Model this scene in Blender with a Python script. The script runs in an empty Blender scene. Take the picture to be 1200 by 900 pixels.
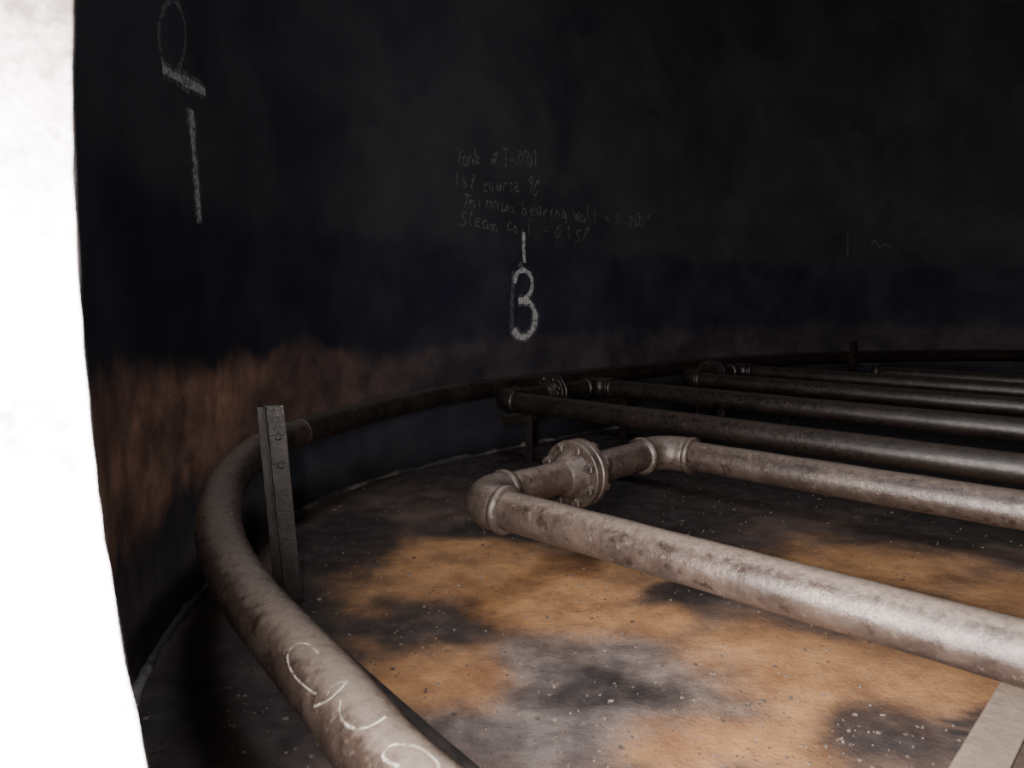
import bpy, bmesh, math, random
from mathutils import Vector, Matrix, noise
from mathutils.bvhtree import BVHTree
random.seed(7)
F=867.0; H=0.77; PIT=math.atan(100/F)
CAM=Vector((0,0,H))
cp,sp=math.cos(PIT),math.sin(PIT)
def ray(X,Y):
    u=(X-600)/F; v=(450-Y)/F
    return Vector((u, cp+v*sp, v*cp-sp))
def px(X,Y,h=0.0):
    r=ray(X,Y); t=(h-H)/r.z
    return CAM+r*t
# ------------------------------------------------------------------ helpers
col=bpy.context.scene.collection
def mesh_obj(name,verts,faces,mat=None,smooth=True,parent=None):
    me=bpy.data.meshes.new(name); me.from_pydata([tuple(v) for v in verts],[],faces); me.update()
    ob=bpy.data.objects.new(name,me); col.objects.link(ob)
    if mat: me.materials.append(mat)
    if smooth:
        for p in me.polygons: p.use_smooth=True
    if parent: ob.parent=parent
    return ob
def empty(name):
    e=bpy.data.objects.new(name,None); col.objects.link(e); e.empty_display_size=.1; return e
class MB:
    def __init__(s): s.v=[]; s.f=[]
    def add(s,v,f):
        o=len(s.v); s.v+= [Vector(a) for a in v]; s.f+=[tuple(i+o for i in q) for q in f]
def tube(mb,pts,rad,n=28,caps=True,wob=0.0):
    pts=[Vector(p) for p in pts]; N=len(pts)
    tang=[]
    for i in range(N):
        a=pts[max(i-1,0)]; b=pts[min(i+1,N-1)]; tang.append((b-a).normalized())
    up=Vector((0,0,1))
    if abs(tang[0].dot(up))>.95: up=Vector((1,0,0))
    u=(up-tang[0]*up.dot(tang[0])).normalized()
    V=[];Fc=[]
    for i in range(N):
        u=(u-tang[i]*u.dot(tang[i])).normalized(); w=tang[i].cross(u)
        r=rad[i] if isinstance(rad,(list,tuple)) else rad
        for k in range(n):
            a=2*math.pi*k/n
            d=u*math.cos(a)+w*math.sin(a)
            rr=r
            if wob: rr=r+wob*noise.noise((pts[i]+d*r)*22)
            V.append(pts[i]+d*rr)
    for i in range(N-1):
        for k in range(n):
            Fc.append((i*n+k,i*n+(k+1)%n,(i+1)*n+(k+1)%n,(i+1)*n+k))
    if caps:
        Fc.append(tuple(range(n-1,-1,-1))); Fc.append(tuple((N-1)*n+k for k in range(n)))
    mb.add(V,Fc)
def lathe(mb,c,axis,prof,n=36):
    axis=axis.normalized(); tube_pts=[c+axis*a for a,_ in prof]
    up=Vector((0,0,1)); u=(up-axis*up.dot(axis)); 
    if u.length<.1: u=Vector((1,0,0))
    u.normalize(); w=axis.cross(u); V=[];Fc=[]
    for p,(a,r) in zip(tube_pts,prof):
        for k in range(n):
            t=2*math.pi*k/n; V.append(p+(u*math.cos(t)+w*math.sin(t))*r)
    for i in range(len(prof)-1):
        for k in range(n):
            Fc.append((i*n+k,i*n+(k+1)%n,(i+1)*n+(k+1)%n,(i+1)*n+k))
    Fc.append(tuple(range(n-1,-1,-1))); Fc.append(tuple((len(prof)-1)*n+k for k in range(n)))
    mb.add(V,Fc)
def catmull(P,closed=False,step=12):
    out=[];N=len(P); rng=range(N if closed else N-1)
    for i in rng:
        if closed: p0,p1,p2,p3=[P[(i+k)%N] for k in (-1,0,1,2)]
        else:
            p1,p2=P[i],P[i+1]; p0=P[i-1] if i>0 else p1*2-p2; p3=P[i+2] if i+2<N else p2*2-p1
        def tj(t,a,b): return t+max((b-a).length,1e-6)**.5
        t0=0;t1=tj(t0,p0,p1);t2=tj(t1,p1,p2);t3=tj(t2,p2,p3)
        for k in range(step):
            t=t1+(t2-t1)*k/step
            A1=p0*((t1-t)/(t1-t0))+p1*((t-t0)/(t1-t0))
            A2=p1*((t2-t)/(t2-t1))+p2*((t-t1)/(t2-t1))
            A3=p2*((t3-t)/(t3-t2))+p3*((t-t2)/(t3-t2))
            B1=A1*((t2-t)/(t2-t0))+A2*((t-t0)/(t2-t0))
            B2=A2*((t3-t)/(t3-t1))+A3*((t-t1)/(t3-t1))
            out.append(B1*((t2-t)/(t2-t1))+B2*((t-t1)/(t2-t1)))
    if not closed: out.append(P[-1].copy())
    return out
def resample(P,d,closed=False):
    Q=P+[P[0]] if closed else P
    L=[0]
    for a,b in zip(Q,Q[1:]): L.append(L[-1]+(b-a).length)
    n=max(2,int(round(L[-1]/d))); out=[]; j=0
    for i in range(n if closed else n+1):
        s=L[-1]*i/n
        while j<len(L)-2 and L[j+1]<s: j+=1
        t=(s-L[j])/max(L[j+1]-L[j],1e-9); out.append(Q[j].lerp(Q[j+1],t))
    return out
# ------------------------------------------------------------------ materials
def new_mat(name):
    m=bpy.data.materials.new(name); m.use_nodes=True; nt=m.node_tree
    for n in list(nt.nodes): nt.nodes.remove(n)
    o=nt.nodes.new('ShaderNodeOutputMaterial'); b=nt.nodes.new('ShaderNodeBsdfPrincipled')
    nt.links.new(b.outputs[0],o.inputs[0]); return m,nt,b,o
def N(nt,t,**k):
    n=nt.nodes.new(t)
    for a,v in k.items(): setattr(n,a,v)
    return n
def setin(nt,sock,v):
    if isinstance(v,bpy.types.NodeSocket): nt.links.new(v,sock)
    elif v is not None:
        if isinstance(v,(tuple,list)) and len(v)==3 and len(sock.default_value)==4: v=(*v,1)
        sock.default_value=v
def nz(nt,scale,detail=6,rough=.55,vec=None,dist=0,stretch=None):
    tc=N(nt,'ShaderNodeNewGeometry').outputs['Position'] if vec is None else vec
    if stretch:
        mp=N(nt,'ShaderNodeMapping'); mp.inputs['Scale'].default_value=stretch; nt.links.new(tc,mp.inputs[0]); tc=mp.outputs[0]
    n=N(nt,'ShaderNodeTexNoise'); nt.links.new(tc,n.inputs['Vector'])
    n.inputs['Scale'].default_value=scale; n.inputs['Detail'].default_value=detail; n.inputs['Roughness'].default_value=rough; n.inputs['Distortion'].default_value=dist
    return n.outputs['Fac']
def ramp(nt,fac,a,b,lo=0.,hi=1.):
    m=N(nt,'ShaderNodeMapRange'); m.interpolation_type='SMOOTHSTEP'
    setin(nt,m.inputs[0],fac); m.inputs[1].default_value=a; m.inputs[2].default_value=b; m.inputs[3].default_value=lo; m.inputs[4].default_value=hi
    return m.outputs[0]
def mix(nt,f,a,b):
    m=N(nt,'ShaderNodeMix'); m.data_type='RGBA'
    setin(nt,m.inputs[0],f); setin(nt,m.inputs[6],a); setin(nt,m.inputs[7],b); return m.outputs[2]
def mth(nt,op,a,b=None,clamp=False):
    m=N(nt,'ShaderNodeMath',operation=op); m.use_clamp=clamp
    setin(nt,m.inputs[0],a)
    if b is not None: setin(nt,m.inputs[1],b)
    return m.outputs[0]
def bump(nt,b,h,strength=.5,dist=.01):
    n=N(nt,'ShaderNodeBump'); n.inputs['Strength'].default_value=strength; n.inputs['Distance'].default_value=dist
    setin(nt,n.inputs['Height'],h); nt.links.new(n.outputs[0],b.inputs['Normal'])

def pipe_mat(name,dark=1.0,rough=.26,metal=.4,tint=(1,1,1)):
    m,nt,b,o=new_mat(name)
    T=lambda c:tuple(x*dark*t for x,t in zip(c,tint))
    c=mix(nt,ramp(nt,nz(nt,9,8,.65),.35,.65),T((.046,.031,.025)),T((.095,.067,.054)))
    c=mix(nt,ramp(nt,nz(nt,70,5,.7),.56,.72),c,T((.16,.12,.098)))
    c=mix(nt,ramp(nt,nz(nt,38,4,.6),.54,.68,0,.85),c,T((.024,.014,.010)))
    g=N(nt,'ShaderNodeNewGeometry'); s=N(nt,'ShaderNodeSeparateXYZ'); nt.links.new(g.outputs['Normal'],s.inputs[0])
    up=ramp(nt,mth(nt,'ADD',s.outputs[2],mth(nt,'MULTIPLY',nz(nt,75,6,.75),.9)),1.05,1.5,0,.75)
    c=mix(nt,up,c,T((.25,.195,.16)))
    nt.links.new(c,b.inputs['Base Color'])
    nt.links.new(ramp(nt,nz(nt,60,5,.7),.35,.8,rough-.02,rough+.28),b.inputs['Roughness'])
    b.inputs['Metallic'].default_value=metal; b.inputs['Specular IOR Level'].default_value=.85
    h=mth(nt,'ADD',nz(nt,160,6,.75),mth(nt,'MULTIPLY',nz(nt,45,5,.6),1.0)); bump(nt,b,h,.42,.003)
    return m
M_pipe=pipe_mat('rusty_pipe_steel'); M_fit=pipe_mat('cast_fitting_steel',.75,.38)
M_mid=pipe_mat('half_shaded_pipe_steel',.75,.30)  # dimmer copy of the pipe steel, a half step of painted-in light falloff
M_far=pipe_mat('shaded_ring_pipe_steel',.5,.34)  # ring pipe's far stretch: shade put into a darker base colour
M_shaded=pipe_mat('shaded_pipe_steel',.28,.30); M_dark=pipe_mat('dark_support_steel',.36,.32,.35,(.95,1,1.08))  # far pipes and stands: distance falloff painted in as darker pipe steel
M_beam=pipe_mat('brown_beam_steel',.6,.55,.1,(1.05,1,.9))

# wall
m,nt,b,o=new_mat('sooty_tank_wall'); M_wall=m
g=N(nt,'ShaderNodeNewGeometry'); s=N(nt,'ShaderNodeSeparateXYZ'); nt.links.new(g.outputs['Position'],s.inputs[0]); z=s.outputs[2]
zz=mth(nt,'ADD',z,mth(nt,'MULTIPLY',mth(nt,'SUBTRACT',nz(nt,2.6,6,.62),.5),.34))
base=mix(nt,ramp(nt,nz(nt,3,7,.6),.35,.7),(.013,.014,.022),(.028,.028,.038))
upper=mix(nt,ramp(nt,nz(nt,1.8,8,.66,dist=.4),.3,.7),(.019,.019,.024),(.043,.040,.042))
upmask=ramp(nt,mth(nt,'ADD',z,mth(nt,'MULTIPLY',nz(nt,3,4),.10)),1.0,1.12)
c=mix(nt,upmask,base,upper)
rust=mix(nt,ramp(nt,nz(nt,6,8,.7),.3,.7),(.20,.11,.078),(.58,.32,.20))
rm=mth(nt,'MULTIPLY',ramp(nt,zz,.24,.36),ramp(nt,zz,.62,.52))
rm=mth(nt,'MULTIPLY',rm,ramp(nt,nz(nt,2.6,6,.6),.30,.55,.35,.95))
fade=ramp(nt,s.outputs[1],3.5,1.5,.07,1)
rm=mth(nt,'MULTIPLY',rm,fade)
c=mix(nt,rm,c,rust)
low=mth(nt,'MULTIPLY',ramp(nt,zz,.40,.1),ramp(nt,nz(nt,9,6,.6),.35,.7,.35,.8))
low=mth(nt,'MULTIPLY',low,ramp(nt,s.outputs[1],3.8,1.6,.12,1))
c=mix(nt,low,c,(.15,.13,.13))
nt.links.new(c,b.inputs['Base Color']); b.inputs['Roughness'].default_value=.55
b.inputs['Specular IOR Level'].default_value=.35
bump(nt,b,mth(nt,'ADD',nz(nt,14,8,.65),mth(nt,'MULTIPLY',nz(nt,90,4,.6),.25)),.22,.01)

# floor
m,nt,b,o=new_mat('rust_stained_floor'); M_floor=m
at=N(nt,'ShaderNodeAttribute',attribute_name='stain_falloff'); sc=N(nt,'ShaderNodeSeparateColor'); nt.links.new(at.outputs['Color'],sc.inputs[0])
R,G,B=sc.outputs
n1=mth(nt,'MULTIPLY',mth(nt,'SUBTRACT',nz(nt,7,9,.7),.5),1.2)
n2=mth(nt,'MULTIPLY',mth(nt,'SUBTRACT',nz(nt,9,9,.72),.5),1.1)
brown=mix(nt,ramp(nt,nz(nt,6,8,.65),.3,.7),(.056,.040,.034),(.150,.098,.075))
orange=mix(nt,ramp(nt,nz(nt,6,9,.72),.3,.7),(.205,.100,.048),(.45,.235,.105))
orange=mix(nt,ramp(nt,nz(nt,30,6,.7),.52,.75,0,.6),orange,(.15,.08,.05))
c=mix(nt,ramp(nt,mth(nt,'ADD',R,n1),.08,1.05),brown,orange)
grey=mix(nt,ramp(nt,nz(nt,12,8,.7),.35,.7),(.080,.065,.062),(.20,.165,.15))
c=mix(nt,ramp(nt,mth(nt,'ADD',B,n1),.15,1.0,0,.85),c,grey)
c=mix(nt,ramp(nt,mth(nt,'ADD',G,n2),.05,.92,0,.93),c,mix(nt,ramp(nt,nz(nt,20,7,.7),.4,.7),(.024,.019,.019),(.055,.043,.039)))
c=mix(nt,ramp(nt,nz(nt,60,5,.65),.58,.74,0,.6),c,(.03,.02,.02))
nt.links.new(c,b.inputs['Base Color'])
nt.links.new(ramp(nt,nz(nt,8,5),.3,.7,.42,.64),b.inputs['Roughness'])
bump(nt,b,mth(nt,'ADD',nz(nt,25,8,.7),mth(nt,'MULTIPLY',nz(nt,110,4,.6),.5)),.6,.006)

def simple(name,c1,c2,scale,rough=.8,bs=.3,metal=0,lo=.35,hi=.65):
    m,nt,b,o=new_mat(name)
    nt.links.new(mix(nt,ramp(nt,nz(nt,scale,7,.65),lo,hi),c1,c2),b.inputs['Base Color'])
    b.inputs['Roughness'].default_value=rough; b.inputs['Metallic'].default_value=metal
    bump(nt,b,nz(nt,scale*5,5,.6),bs,.004); return m
M_ceil=simple('sooty_ceiling',(.015,.015,.017),(.03,.03,.032),3)
M_flake=simple('rust_flake',(.04,.028,.023),(.19,.145,.12),30,.9)
M_bead=simple('weld_scale',(.030,.026,.026),(.20,.17,.155),6,.85,.6,0,.48,.66)
M_strip=simple('floor_strip_dark',(.02,.015,.013),(.05,.036,.03),20,.8)  # dark brown for the raised strip beside the curved pipe
m,nt,b,o=new_mat('white_manway_paint'); M_neck=m
c=mix(nt,ramp(nt,nz(nt,16,9,.8),.50,.68,0,.8),(.42,.41,.40),(.10,.075,.070))
g=N(nt,'ShaderNodeNewGeometry'); s=N(nt,'ShaderNodeSeparateXYZ'); nt.links.new(g.outputs['Position'],s.inputs[0])
c=mix(nt,ramp(nt,mth(nt,'ADD',s.outputs[2],mth(nt,'MULTIPLY',nz(nt,45,7,.85),.25)),.90,1.08,0,.96),c,(.030,.021,.020))
nt.links.new(c,b.inputs['Base Color']); b.inputs['Roughness'].default_value=.8; b.inputs['Specular IOR Level'].default_value=.1
bump(nt,b,nz(nt,90,5,.6),.3,.003)
M_lip=simple('rusted_lip',(.012,.010,.012),(.04,.030,.028),60,.9,.5)
def paint(name,colr,thr,amt):
    m,nt,b,o=new_mat(name); b.inputs['Base Color'].default_value=(*colr,1); b.inputs['Roughness'].default_value=.9
    t=N(nt,'ShaderNodeBsdfTransparent'); mx=N(nt,'ShaderNodeMixShader')
    f=mth(nt,'MULTIPLY',ramp(nt,nz(nt,70,6,.7),thr-.12,thr+.1),amt)
    nt.links.new(f,mx.inputs[0]); nt.links.new(t.outputs[0],mx.inputs[1]); nt.links.new(b.outputs[0],mx.inputs[2]); nt.links.new(mx.outputs[0],o.inputs[0])
    return m
M_chalk=paint('grey_chalk',(.34,.32,.31),.50,.28)
M_spray=paint('white_spray_paint',(.62,.59,.57),.44,.6)
M_spray2=paint('faded_spray_paint',(.45,.43,.41),.50,.2)
M_sprayL=paint('worn_spray_paint',(.60,.56,.50),.46,.5)
M_pmark=paint('pipe_paint_marker',(.58,.53,.45),.50,.55)

# ------------------------------------------------------------------ tank shell plan
tv=Vector((-.61,.79,0)).normalized(); nv=Vector((tv.y,-tv.x,0))
HC=tv*.218+nv*.067; HC.z=0
HZ=H+.0; HR=.30
def P2(x,y): return Vector((x,y,0))
ctrl=[HC-tv*.35,HC,HC+tv*.36, P2(-.655,1.15)]
for q in [(165,790),(240,690),(330,612),(440,562),(600,525)]:
    p=px(*q); p.z=0; ctrl.append(p)
ctrl+=[P2(.72,4.47),P2(1.55,5.12),P2(2.7,5.62),P2(4.2,5.68),P2(6.0,4.85),P2(7.1,3.0),P2(7.2,.7),P2(6.2,-1.2),P2(4.4,-2.2),P2(2.7,-2.05),P2(1.25,-1.25)]
raw=catmull(ctrl,True,24)
W=resample(raw,.04,True)
for it in range(6):
    W=[(W[i-1]+W[i]*2+W[(i+1)%len(W)])*.25 for i in range(len(W))]
NW=len(W)
WN=[]
for i in range(NW):
    t=(W[(i+1)%NW]-W[i-1]).normalized(); WN.append(Vector((t.y,-t.x,0)))
S=[0]
for i in range(NW-1): S.append(S[-1]+(W[i+1]-W[i]).length)
def wall_at(s,h,off=.004):
    s=s%S[-1]; lo=0;hi=NW-1
    while hi-lo>1:
        mid=(lo+hi)//2
        if S[mid]<=s: lo=mid
        else: hi=mid
    t=(s-S[lo])/(S[hi]-S[lo]); p=W[lo].lerp(W[hi],t)+WN[lo].lerp(WN[hi],t).normalized()*off
    return Vector((p.x,p.y,h))
def wall_hit(X,Y):
    r=ray(X,Y); best=None
    for i in range(NW-1):
        a,b_=W[i],W[i+1]
        ca=r.x*a.y-r.y*a.x; cb=r.x*b_.y-r.y*b_.x
        if ca*cb<=0 and ca!=cb:
            t=ca/(ca-cb); p=a.lerp(b_,t)
            k=(p.x*r.x+p.y*r.y)/(r.x**2+r.y**2)
            if k>.9:
                if best is None or k<best[0]: best=(k,S[i]+t*(S[i+1]-S[i]))
    k,s=best
    return s,H+r.z*k
WH=3.6; TH=.012; rows=24
V=[];Fc=[]
for j in range(rows+1):
    for i in range(NW): V.append((W[i].x,W[i].y,-.02+(WH+.02)*j/rows))
for j in (0,1):
    for i in range(NW): 
        p=W[i]-WN[i]*TH; V.append((p.x,p.y,-.02 if j==0 else WH))
o1=(rows+1)*NW; o2=o1+NW
for j in range(rows):
    for i in range(NW):
        k=(i+1)%NW; Fc.append((j*NW+i,(j+1)*NW+i,(j+1)*NW+k,j*NW+k))
for i in range(NW):
    k=(i+1)%NW
    Fc.append((o1+i,o1+k,o2+k,o2+i)); Fc.append((i,k,o1+k,o1+i)); Fc.append((rows*NW+i,o2+i,o2+k,rows*NW+k))
wall=mesh_obj('wall_curved',V,Fc,M_wall)
bm=bmesh.new(); bm.from_mesh(wall.data); bmesh.ops.recalc_face_normals(bm,faces=bm.faces)
bm.to_mesh(wall.data); bm.free()
mb=MB(); hc3=Vector((HC.x,HC.y,HZ)); lathe(mb,hc3,nv,[(-.2,HR),(.2,HR)],96)
cut=mesh_obj('cutter',mb.v,mb.f,None,False)
bm=bmesh.new(); bm.from_mesh(cut.data); bmesh.ops.recalc_face_normals(bm,faces=bm.faces); bm.to_mesh(cut.data); bm.free()
md=wall.modifiers.new('hole','BOOLEAN'); md.operation='DIFFERENCE'; md.object=cut; md.solver='EXACT'
dg=bpy.context.evaluated_depsgraph_get(); me2=bpy.data.meshes.new_from_object(wall.evaluated_get(dg))
wall.modifiers.clear(); wall.data=me2; bpy.data.objects.remove(cut)
# neck
neck=empty('manway_neck')
n=128
u=Vector((0,0,1)); w=nv.cross(u)
prof=[(.001,HR-.001),(-.03,HR-.001),(-.15,HR-.001),(-.32,HR-.001),(-.32,HR+.10),(-.29,HR+.10),(-.29,HR+.012),(-.014,HR+.012)]
V=[];Fc=[]
for a,r in prof:
    for k in range(n):
        t=2*math.pi*k/n; V.append(hc3+nv*(a+(.0015*noise.noise(Vector((math.cos(t)*14,math.sin(t)*14,2))) if a>0 else 0))+(u*math.cos(t)+w*math.sin(t))*r)
for i in range(len(prof)-1):
    for k in range(n): Fc.append((i*n+k,i*n+(k+1)%n,(i+1)*n+(k+1)%n,(i+1)*n+k))
mesh_obj('neck_sleeve',V,Fc,M_neck,True,neck).data.set_sharp_from_angle(angle=.6)
mb=MB(); ring=[hc3+nv*-.001+(u*math.cos(2*math.pi*k/160)+w*math.sin(2*math.pi*k/160))*(HR+.005) for k in range(161)]
tube(mb,ring,.0045,8,False,.001)
mesh_obj('neck_weld_lip',mb.v,mb.f,M_lip,True,neck)
# ------------------------------------------------------------------ floor
FC=P2(3.2,1.8); RR=150
blR=[(600,690,150,55),(470,665,70,40),(700,715,110,50),(560,640,80,20),(500,790,110,45),(1000,665,150,35),(1000,800,190,60),(880,770,110,45),(1120,760,120,50),(860,870,130,50),(420,700,40,30),(1180,700,80,30)]
blG=[(490,728,85,38),(1015,862,100,46),(230,860,170,120),(760,600,160,38),(640,590,80,20),(1120,620,160,25),(330,720,110,60),(980,560,300,40),(800,652,100,16),(400,640,70,45),(620,620,120,14),(1150,870,20,60),(690,812,90,26),(1190,830,50,20),(820,700,70,12)]
blB=[(700,800,150,62),(640,860,130,60),(640,770,90,35)]
def prep(L):
    out=[]
    for cx,cy,rx,ry in L:
        c0=px(cx,cy); a=px(cx+rx,cy)-c0; bb=(px(cx,cy+ry)-px(cx,max(cy-ry,400)))*.5; c0=(px(cx,cy+ry)+px(cx,max(cy-ry,400)))*.5*.5+c0*.5
        det=a.x*bb.y-a.y*bb.x; out.append((c0,a,bb,det))
    return out
def val(L,p,w=1.2):
    v=0
    for c0,a,bb,det in L:
        d=p-c0; x=(d.x*bb.y-d.y*bb.x)/det; y=(a.x*d.y-a.y*d.x)/det
        r=math.sqrt(x*x+y*y); q=min(1,max(0,(1.0+w/2-r)/w)); v=max(v,q*q*(3-2*q))
    return v
LR,LG,LB=prep(blR),prep(blG),prep(blB)
V=[Vector((FC.x,FC.y,0))];Fc=[]
for j in range(1,RR+1):
    for i in range(NW): 
        p=FC.lerp(W[i],j/RR); V.append(Vector((p.x,p.y,0)))
for i in range(NW): Fc.append((0,1+(i+1)%NW,1+i))
for j in range(RR-1):
    a=1+j*NW; bq=a+NW
    for i in range(NW):
        k=(i+1)%NW; Fc.append((a+i,a+k,bq+k,bq+i))
floor=mesh_obj('floor',V,Fc,M_floor,True)
ca=floor.data.color_attributes.new('stain_falloff','FLOAT_COLOR','POINT')
dat=[]
for p in V:
    dd=Vector((noise.noise(p*3.1),noise.noise(p*3.1+Vector((9,4,2))),0))*.10
    dd+=Vector((noise.noise(p*9),noise.noise(p*9+Vector((3,4,2))),0))*.05
    q=p+dd
    far=min(1,max(0,(p.y-2.4)/1.0))  # light falloff towards the back, painted into the dark channel
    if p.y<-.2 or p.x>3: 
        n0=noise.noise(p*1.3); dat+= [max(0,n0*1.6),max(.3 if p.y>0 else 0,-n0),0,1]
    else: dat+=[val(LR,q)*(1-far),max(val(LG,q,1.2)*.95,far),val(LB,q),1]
ca.data.foreach_set('color',dat)
bm=bmesh.new(); bm.from_mesh(floor.data); bmesh.ops.recalc_face_normals(bm,faces=bm.faces)
bm.to_mesh(floor.data); bm.free()
V=[(p.x,p.y,WH) for p in W]; cl=mesh_obj('ceiling',V,[tuple(range(NW))],M_ceil,False)
mb=MB()
pts=[W[i]+WN[i]*.004+Vector((0,0,.002)) for i in range(NW)]
tube(mb,pts+[pts[0],pts[1]],.012,8,False,.016)
mesh_obj('trim_1',mb.v,mb.f,M_bead)
# ------------------------------------------------------------------ coil
d=Vector((-1.0404,1.0066,0)).normalized(); e=Vector((d.y,-d.x,0))
PR=.0445; PH=.30
def L(m,k,h=PH): return d*m+e*k+Vector((0,0,h))
coil=empty('steam_coil')
corners=[L(-2.9,1.15),L(1.24,1.15),L(1.24,1.95),L(-2.5,1.95),L(-2.5,2.43),L(2.43,2.43),L(2.43,3.17),L(-2.8,3.17),L(-2.8,3.85),L(2.3,3.85),L(2.3,4.5),L(-2.9,4.5),L(-2.9,5.0),L(1.6,5.0)]
FR=.085
path=[corners[0]]; elb=[]
for i in range(1,len(corners)-1):
    p=corners[i]; a=(corners[i-1]-p).normalized(); bb=(corners[i+1]-p).normalized()
    A=p+a*FR; Bq=p+bb*FR; cen=p+a*FR+bb*FR
    arc=[]
    for k in range(11):
        th=math.pi/2*k/10
        arc.append(cen-bb*FR*math.cos(th)-a*FR*math.sin(th))
    elb.append((A,Bq,a,bb,arc)); path+=arc
path.append(corners[-1])
dense=[]
for a,bq in zip(path,path[1:]):
    n_=max(1,int((bq-a).length/.05))
    for k in range(n_): dense.append(a.lerp(bq,k/n_))
dense.append(path[-1])
ki=next(i for i,p in enumerate(dense) if p.dot(e)>2.2)
k2=next(i for i,p in enumerate(dense) if p.dot(e)>1.6)
mb=MB(); tube(mb,dense[:k2+1],PR,32,True,.0012); mesh_obj('pipe_run_1',mb.v,mb.f,M_pipe,True,coil)
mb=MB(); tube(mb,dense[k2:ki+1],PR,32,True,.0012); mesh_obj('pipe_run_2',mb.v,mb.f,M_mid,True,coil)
mb=MB(); tube(mb,dense[ki:],PR,32,True,.0012); mesh_obj('pipe_run_3',mb.v,mb.f,M_shaded,True,coil)
for nm,mt,sel in (('elbows_1',M_fit,lambda A:A.dot(e)<2.2),('elbows_2',M_shaded,lambda A:A.dot(e)>=2.2)):
    mb=MB()
    for A,Bq,a,bb,arc in elb:
        if not sel(A): continue
        pp=[A+a*.03]+arc+[Bq+bb*.03]
        rs=[PR+.004]+[PR+.0085]*len(arc)+[PR+.004]
        tube(mb,pp,rs,32,True,.003)
        for c0,ax in ((A,a),(Bq,bb)):
            lathe(mb,c0+ax*.022,ax,[(-.012,PR+.004),(-.006,PR+.012),(.006,PR+.012),(.012,PR+.002)],32)
    mesh_obj(nm,mb.v,mb.f,mt,True,coil)
def flange(c,ax,name,mat=M_fit):
    mb=MB()
    for sgn in (1,-1):
        A=ax*sgn
        lathe(mb,c,A,[(.003,.060),(.003,.090),(.006,.0935),(.021,.0935),(.024,.091),(.024,.068),(.030,.064),(.045,.054),(.060,.049),(.066,.044)],44)
    lathe(mb,c,ax,[(-.004,.072),(.004,.072)],30)
    o=mesh_obj(name,mb.v,mb.f,mat,True,coil)
    o.data.set_sharp_from_angle(angle=math.radians(35))
    mb=MB(); u=Vector((0,0,1)); w=ax.cross(u)
    for k in range(8):
        t=2*math.pi*(k+.5)/8; p=c+(u*math.cos(t)+w*math.sin(t))*.077
        lathe(mb,p,ax,[(-.050,.0075),(.050,.0075)],10)
        for sgn in (1,-1):
            lathe(mb,p,ax*sgn,[(.024,.0145),(.0375,.0145),(.040,.011)],6)
    mesh_obj(name+'_bolts',mb.v,mb.f,mat,False,coil)
flange(L(1.24,1.53),e,'flange_near')
flange(L(2.43,2.80),e,'flange_mid',M_shaded)
flange(L(2.3,4.16),e,'flange_far',M_shaded)
mb=MB(); lathe(mb,L(1.6,5.0),d,[(-.03,.06),(0,.06),(.02,.04)],28); mesh_obj('end_cap',mb.v,mb.f,M_shaded,True,coil)
# ------------------------------------------------------------------ angle section helper
def angle_bar(mb,p0,p1,dirA,dirB,wd=.05,th=.006):
    A=dirA.normalized(); Bv=dirB.normalized()
    sec=[(0,0),(wd,0),(wd,th),(th,th),(th,wd),(0,wd)]
    V=[p+A*x+Bv*y for p in (p0,p1) for x,y in sec]
    Fc=[(0,1,7,6),(1,2,8,7),(2,3,9,8),(3,4,10,9),(4,5,11,10),(5,0,6,11),(3,2,1,0),(5,4,3,0),(6,7,8,9),(6,9,10,11)]
    mb.add(V,Fc)
def boxm(mb,c,X,Y,Z):
    V=[c+X*i+Y*j+Z*k for i in(-1,1) for j in(-1,1) for k in(-1,1)]
    mb.add(V,[(0,1,3,2),(4,6,7,5),(0,4,5,1),(2,3,7,6),(0,2,6,4),(1,5,7,3)])
def bevel(o,w_=.0015):
    md=o.modifiers.new('b','BEVEL'); md.width=w_; md.segments=2; md.limit_method='ANGLE'
up=Vector((0,0,1))
post=empty('pipe_support_post')
pb=px(331,714); 
pt=Vector((pb.x-.030,pb.y+.0,.513))
dA=Vector((1,.25,0)); dB=Vector((-.55,1,0))
mb=MB(); angle_bar(mb,pb,pt,dA,dB,.05,.006)
o=mesh_obj('angle_leg',mb.v,mb.f,M_dark,False,post); bevel(o)
mb=MB(); angle_bar(mb,pb+Vector((.012,-.012,.006)),pt+Vector((.012,-.012,-.0)),dA*-1,Vector((.25,-1,0)),.022,.005)
o=mesh_obj('stiffener',mb.v,mb.f,M_dark,False,post); bevel(o)
mb=MB(); boxm(mb,pb+Vector((0,.02,.004)),Vector((.040,0,0)),Vector((0,0.04,0)),Vector((0,0,.004)))
o=mesh_obj('base_plate',mb.v,mb.f,M_dark,False,post); bevel(o)
# ------------------------------------------------------------------ perimeter pipe
cpts=[(462,905,.28),(412,840,.285),(345,762,.29),(292,700,.30),(262,645,.315),(256,600,.33),(270,560,.34),(305,527,.35),(350,507,.35),(400,492,.345),(470,474,.34),(545,459,.34)]
PP=[px(x,y,h) for x,y,h in cpts]
def near_idx(p):
    return min(range(NW),key=lambda i:(W[i].x-p.x)**2+(W[i].y-p.y)**2)
iend=near_idx(PP[-1]); off=(Vector((PP[-1].x,PP[-1].y,0))-W[iend]).length
ext=[]
for s_ in range(10,160,10):
    i=(iend+s_)%NW; p=W[i]+WN[i]*max(off,.09); ext.append(Vector((p.x,p.y,.34)))
start=[]
HC0=tv*.189+nv*.056
for k,(dt,dn) in enumerate([(-1.6,.42),(-1.1,.36),(-.6,.33),(-.2,.34)]):
    p=HC0+tv*dt+nv*dn; start.append(Vector((p.x,p.y,.28)))
path2=resample(catmull(start+PP+ext,False,10),.03)
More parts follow.
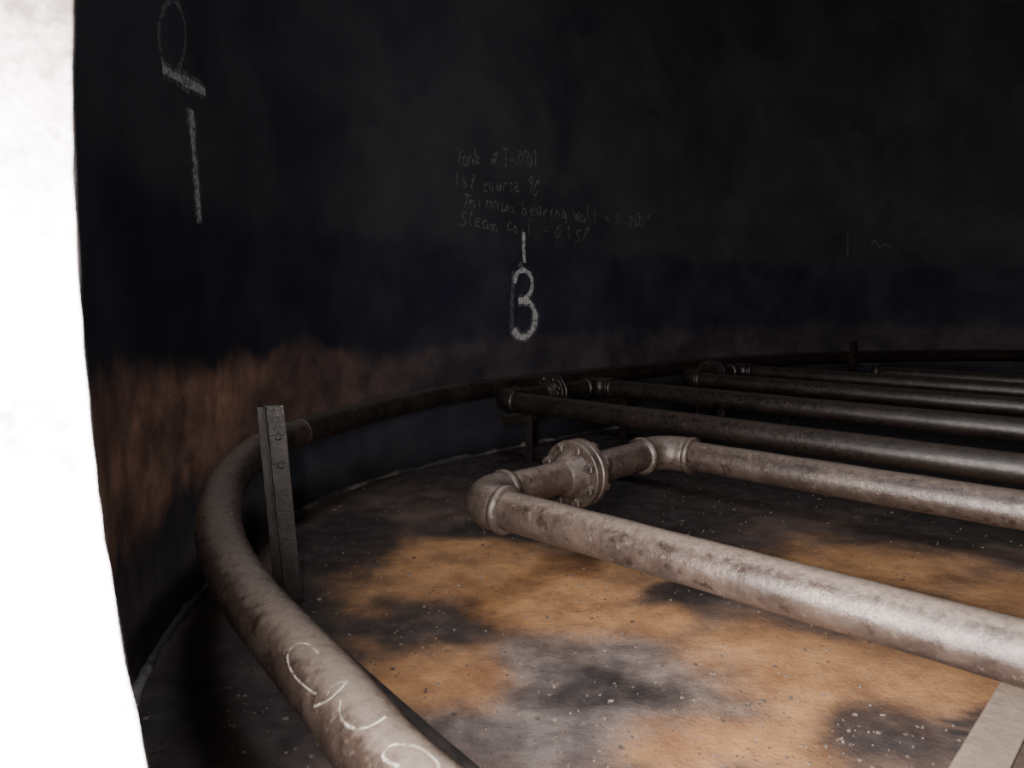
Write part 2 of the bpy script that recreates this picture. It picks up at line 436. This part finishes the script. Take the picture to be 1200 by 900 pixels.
for it in range(4):
    path2=[path2[0]]+[(path2[i-1]+path2[i]*2+path2[i+1])*.25 for i in range(1,len(path2)-1)]+[path2[-1]]
per=empty('perimeter_steam_pipe')
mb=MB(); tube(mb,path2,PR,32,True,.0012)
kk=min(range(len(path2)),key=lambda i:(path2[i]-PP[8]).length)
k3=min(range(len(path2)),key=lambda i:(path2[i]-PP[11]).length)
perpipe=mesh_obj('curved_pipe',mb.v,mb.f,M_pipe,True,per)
perpipe.data.materials.append(M_far); perpipe.data.materials.append(M_shaded)
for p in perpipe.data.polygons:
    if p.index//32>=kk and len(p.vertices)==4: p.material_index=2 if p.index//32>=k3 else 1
bvh=BVHTree.FromPolygons(mb.v,mb.f)
mb2=MB()
lathe(mb2,path2[0],(path2[1]-path2[0]),[(-.02,.03),(0,.055),(.03,.055),(.04,.045)],28)
mesh_obj('end_fitting',mb2.v,mb2.f,M_fit,True,per)
j=min(range(len(path2)),key=lambda i:(path2[i]-PP[8]).length)
mb2=MB(); lathe(mb2,path2[j],(path2[j+1]-path2[j-1]),[(-.012,PR),(-.006,PR+.003),(.006,PR+.003),(.012,PR)],28)
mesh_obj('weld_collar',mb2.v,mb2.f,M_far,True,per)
mb=MB()
for hh in (.435,.365):
    f=hh/.51; p=pb.lerp(pt,f); A=dA.normalized(); nn=Vector((.25,-1,0)).normalized()
    boxm(mb,p+A*.024+nn*.006,A*.022,nn*.008,up*.003)
    lathe(mb,p+A*.03+nn*.003,nn,[(-.002,.009),(.010,.009),(.012,.006)],6)
o=mesh_obj('clip_bolts',mb.v,mb.f,M_dark,False,post)
for frac in (86,140):
    i=(iend+frac)%NW; q=W[i]+WN[i]*.16
    pe=empty('pipe_support_post'); mb=MB()
    angle_bar(mb,Vector((q.x,q.y,0)),Vector((q.x,q.y,.46)),Vector((1,.3,0)),Vector((-.3,1,0)),.035,.006)
    o=mesh_obj('angle_leg',mb.v,mb.f,M_shaded,False,pe)
    mb=MB(); boxm(mb,Vector((q.x,q.y,.29)),WN[i]*.085,WN[i].cross(up)*.02,up*.004)
    o=mesh_obj('saddle',mb.v,mb.f,M_shaded,False,pe)
def stand(m,k0,k1,legs,mat):
    pe=empty('coil_support_stand'); mb=MB()
    angle_bar(mb,L(m,k0,PH-PR-.001),L(m,k1,PH-PR-.001),d*-1,-up,.05,.006)
    for k in legs:
        angle_bar(mb,L(m-.005,k,0),L(m-.005,k,PH-PR-.006),-d,e,.04,.005)
        boxm(mb,L(m-.02,k+.015,.004),d*.04,e*.04,up*.004)
    o=mesh_obj('stand_frame',mb.v,mb.f,mat,False,pe); bevel(o)
stand(.185,.45,5.1,[.62,1.55,2.2,2.8,3.5,4.2,4.9],M_beam)
stand(2.30,2.30,2.56,[2.46],M_dark)
stand(2.28,3.05,3.3,[3.17],M_shaded)
stand(1.9,3.3,4.65,[3.5,4.3],M_shaded)
stand(-1.6,1.0,5.1,[1.3,2.2,3.5,4.9],M_dark)
# ------------------------------------------------------------------ marks
def ribbon_surface(mb,pts,nors,wd):
    V=[];Fc=[]
    for i,p in enumerate(pts):
        a=pts[max(i-1,0)];bq=pts[min(i+1,len(pts)-1)]; t=(bq-a)
        if t.length<1e-6: t=Vector((0,0,1))
        t.normalize(); s_=t.cross(nors[i]).normalized()
        ww=wd*(.8+.4*noise.noise(p*30)); V+=[p-s_*ww,p+s_*ww]
    for i in range(len(pts)-1): Fc.append((2*i,2*i+1,2*i+3,2*i+2))
    mb.add(V,Fc)
def wall_stroke(mb,sh,wd,off=.004):
    P=resample([Vector((a,b_,0)) for a,b_ in sh],.01)
    pts=[wall_at(p.x,p.y,off) for p in P]; nor=[]
    for p in P:
        q=wall_at(p.x,p.y,off+.01)-wall_at(p.x,p.y,off); nor.append(q.normalized())
    ribbon_surface(mb,pts,nor,wd)
def wall_px(mb,poly,wd,sm=True,off=.004):
    sh=[Vector((*wall_hit(x,y),0)) for x,y in poly]
    if sm and len(sh)>2: sh=catmull(sh,False,8)
    wall_stroke(mb,[(p.x,p.y) for p in sh],wd,off)
sp1=empty('spray_paint_marking')
mb=MB()
wall_px(mb,[(613,272),(613,290),(614,308)],.014)
wall_px(mb,[(602,332),(606,320),(614,317),(622,325),(622,340),(615,350),(607,353)],.015)
wall_px(mb,[(607,352),(619,354),(626,366),(625,382),(616,394),(607,394),(601,386)],.019)
mesh_obj('letter_strokes',mb.v,mb.f,M_spray,True,sp1)
mb=MB()
wall_px(mb,[(602,318),(600,345),(599,392)],.016,off=.003)
wall_px(mb,[(608,308),(612,318)],.025,off=.003)
wall_px(mb,[(607,352),(619,354),(626,366),(625,382),(616,394),(607,394),(601,386)],.034,off=.0035)
mesh_obj('overspray',mb.v,mb.f,M_spray2,True,sp1)
sp2=empty('spray_paint_marking')
mb=MB()
wall_px(mb,[(188,80),(203,89),(222,99),(239,108)],.014)
wall_px(mb,[(222,128),(224,160),(228,210),(232,262)],.020)
mesh_obj('letter_strokes',mb.v,mb.f,M_sprayL,True,sp2)
mb=MB()
wall_px(mb,[(190,80),(184,45),(188,15),(203,0),(214,25),(214,60),(205,85)],.010)
wall_px(mb,[(188,80),(203,89),(222,99),(239,108)],.028,off=.0035)
wall_px(mb,[(222,128),(224,160),(228,210),(232,262)],.036,off=.0035)
mesh_obj('overspray',mb.v,mb.f,M_spray2,True,sp2)
G_={
'T':[[(0,1),(.6,1)],[(.3,1),(.3,0)]],'a':[[(.45,.5),(.2,.55),(.03,.3),(.15,.02),(.4,.1),(.45,.5),(.45,.1),(.55,0)]],
'n':[[(.05,.5),(.05,0)],[(.05,.35),(.25,.55),(.4,.4),(.42,0)]],'k':[[(.05,1),(.05,0)],[(.4,.55),(.05,.25),(.45,0)]],
'#':[[(.15,.9),(.1,.1)],[(.4,.9),(.35,.1)],[(0,.65),(.5,.65)],[(0,.35),(.5,.35)]],'-':[[(.05,.45),(.45,.45)]],
'3':[[(.05,.9),(.3,1),(.45,.8),(.2,.55),(.48,.3),(.3,0),(.02,.1)]],'0':[[(.25,1),(.03,.6),(.1,.1),(.3,0),(.47,.4),(.4,.9),(.25,1)]],
'1':[[(.2,1),(.2,0)]],'s':[[(.4,.5),(.15,.55),(.1,.38),(.38,.22),(.3,.02),(.05,.05)]],'t':[[(.2,.9),(.2,.05),(.4,0)],[(0,.6),(.4,.6)]],
'c':[[(.4,.5),(.15,.5),(.05,.2),(.2,0),(.42,.08)]],'o':[[(.25,.55),(.05,.3),(.2,0),(.43,.25),(.25,.55)]],
'u':[[(.05,.5),(.08,.1),(.25,0),(.4,.2),(.42,.5),(.45,0)]],'r':[[(.08,.5),(.08,0)],[(.08,.35),(.25,.53),(.4,.48)]],
'e':[[(.05,.28),(.4,.32),(.3,.55),(.08,.45),(.08,.1),(.3,0),(.42,.1)]],'9':[[(.42,.9),(.15,1),(.08,.7),(.4,.65),(.42,.95),(.38,0)]],
'6':[[(.35,1),(.08,.5),(.1,.05),(.35,0),(.42,.3),(.1,.4)]],'"':[[(.1,1.1),(.1,.8)],[(.25,1.1),(.25,.8)]],
'h':[[(.05,1),(.05,0)],[(.05,.35),(.25,.55),(.42,.35),(.42,0)]],'i':[[(.15,.5),(.15,0)],[(.15,.75),(.17,.72)]],
'm':[[(.03,.5),(.03,0)],[(.03,.35),(.15,.55),(.25,.4),(.25,0)],[(.25,.4),(.38,.55),(.5,.35),(.5,0)]],
'b':[[(.05,1),(.05,0),(.3,0),(.42,.25),(.25,.5),(.05,.35)]],'g':[[(.4,.5),(.1,.5),(.08,.1),(.38,.1),(.4,.5),(.38,-.3),(.1,-.35)]],
'w':[[(0,.5),(.12,0),(.25,.4),(.38,0),(.5,.5)]],'W':[[(0,1),(.15,0),(.3,.7),(.45,0),(.6,1)]],'l':[[(.15,1),(.12,.05),(.25,0)]],
'=':[[(.05,.6),(.5,.6)],[(.05,.35),(.5,.35)]],'.':[[(.15,.05),(.18,0)]],'2':[[(.05,.85),(.3,1),(.4,.7),(.05,0),(.5,.03)]],
'S':[[(.5,.9),(.2,1),(.08,.7),(.45,.4),(.35,0),(.03,.1)]],'5':[[(.45,1),(.1,1),(.08,.6),(.38,.55),(.4,.1),(.05,0)]],'7':[[(.03,1),(.45,1),(.15,0)]],
' ':[]}
mb=MB()
def write(txt,x0,y0,x1,y1,hp):
    s0,h0=wall_hit(x0,y0); s1,h1=wall_hit(x1,y1); _,ht=wall_hit(x0,y0-hp); gh=ht-h0
    gw=(s1-s0)/len(txt)
    for i,ch in enumerate(txt):
        bs=s0+gw*i; bh=h0+(h1-h0)*i/len(txt)+random.uniform(-.008,.008); k1=random.uniform(.85,1.15); sl=random.uniform(-.02,.03)
        for st in G_[ch]:
            q=[Vector((bs+x*gw*1.45+sl*y,bh+y*gh*k1,0)) for x,y in st]
            if len(q)>2: q=catmull(q,False,5)
            wall_stroke(mb,[(p.x,p.y) for p in q],.0050)
write('Tank # T-3001',533,192,632,194,20)
write('1st course 96"',533,220,637,229,20)
write('Thinnum bearing Wall = 0.200"',540,241,762,268,18)
write('Steam coil = 0.157"',537,264,694,285,18)
wall_px(mb,[(993,274),(993,303)],.006)
wall_px(mb,[(1020,290),(1024,281),(1030,290),(1036,286),(1046,291)],.005)
mesh_obj('wall_chalk_writing',mb.v,mb.f,M_chalk)
mb=MB()
def pipe_px(poly,wd):
    P=catmull([Vector((x,y,0)) for x,y in poly],False,10); pts=[];nor=[]
    for p in P:
        r=ray(p.x,p.y).normalized(); loc,no,idx,dist=bvh.ray_cast(CAM,r)
        if loc is None: continue
        if no.dot(r)>0: no=-no
        pts.append(loc+no*.002); nor.append(no)
    if len(pts)>2: ribbon_surface(mb,pts,nor,wd)
pipe_px([(374,768),(362,757),(348,756),(339,766),(340,780),(348,794),(360,806),(372,814)],.0015)
pipe_px([(370,828),(382,824),(395,814),(408,800)],.0019)
pipe_px([(408,800),(392,804),(384,816)],.0012)
pipe_px([(400,822),(400,838),(408,851),(426,855),(440,850),(452,842)],.0019)
pipe_px([(468,900),(450,888),(458,876),(480,875),(500,884),(512,896),(515,905)],.0021)
mesh_obj('pipe_marker_writing',mb.v,mb.f,M_pmark)
floor_strip=[px(345,716),px(372,742),px(430,795),px(500,858),px(560,910),px(640,980)]
ss=resample(catmull(floor_strip,False,8),.03)
V=[];Fc=[]
for i,p in enumerate(ss):
    a=ss[max(i-1,0)];bq=ss[min(i+1,len(ss)-1)]; t=(bq-a).normalized(); s_=t.cross(up)
    for x,hh in((-.014,.0),(-.011,.006),(.008,.006),(.012,.0)): V.append(p+s_*x+up*hh)
for i in range(len(ss)-1):
    for k in range(3): Fc.append((i*4+k,i*4+k+1,i*4+5+k,i*4+4+k))
mesh_obj('trim_2',V,Fc,M_strip)
mb=MB(); cnt=0
def inside(x,y):
    i=near_idx(Vector((x,y,0))); return (Vector((x,y,0))-W[i]).dot(WN[i])>.03
while cnt<1500:
    if random.random()<.5:
        X=random.uniform(170,1250); Y=random.uniform(560,930); p=px(X,Y); x,y=p.x,p.y
    else: x=random.uniform(-.8,3.5); y=random.uniform(.3,4.8)
    if noise.noise(Vector((x,y,3))*2.2)+random.uniform(-.35,.35)<0: continue
    if (x<-.3 or y>3) and not inside(x,y): continue
    r=random.choice([.0015,.002,.002,.0025,.003,.003,.0045,.006]); k=random.randint(4,6); a0=random.uniform(0,6.28)
    rx=random.uniform(.4,1)
    ring=[Vector((x+math.cos(a0+6.283*i/k)*r*random.uniform(.6,1.2),y+math.sin(a0+6.283*i/k)*r*rx*random.uniform(.6,1.2),.0005)) for i in range(k)]
    top=[q+Vector((0,0,random.uniform(.001,.0035))) for q in ring]
    mb.add(ring+top,[tuple(k+i for i in range(k))]+[(i,(i+1)%k,k+(i+1)%k,k+i) for i in range(k)]); cnt+=1
mesh_obj('floor_rust_flakes',mb.v,mb.f,M_flake,False)
# ------------------------------------------------------------------ lights
wd=bpy.data.worlds.new('daylight'); bpy.context.scene.world=wd; wd.use_nodes=True
wd.node_tree.nodes['Background'].inputs[0].default_value=(.85,.92,1,1); wd.node_tree.nodes['Background'].inputs[1].default_value=1.5
la=bpy.data.lights.new('manway_daylight','AREA'); la.shape='DISK'; la.size=.56; la.energy=165; la.color=(1,.96,.93)
lo=bpy.data.objects.new('manway_daylight',la); col.objects.link(lo)
lo.location=hc3-nv*.27
lo.rotation_euler=(nv*.85+tv*.4+Vector((0,0,-.35))).to_track_quat('-Z','Y').to_euler()
lb=bpy.data.lights.new('bounce_fill_light','AREA'); lb.shape='DISK'; lb.size=.6; lb.energy=48; lb.color=(.82,.88,1)  # added fill lamp under the ceiling, stands in for interior bounce light
l2=bpy.data.objects.new('bounce_fill_light',lb); col.objects.link(l2)
l2.location=(.25,.75,3.5); l2.rotation_euler=(0,0,0)
# camera
cam=bpy.data.cameras.new('camera'); co=bpy.data.objects.new('camera',cam); col.objects.link(co)
cam.sensor_width=36; cam.lens=F*36/1200; cam.clip_start=.01
cam.dof.use_dof=True; cam.dof.focus_distance=2.0; cam.dof.aperture_fstop=8
co.location=CAM; co.rotation_euler=(math.pi/2-PIT,0,0)
bpy.context.scene.camera=co
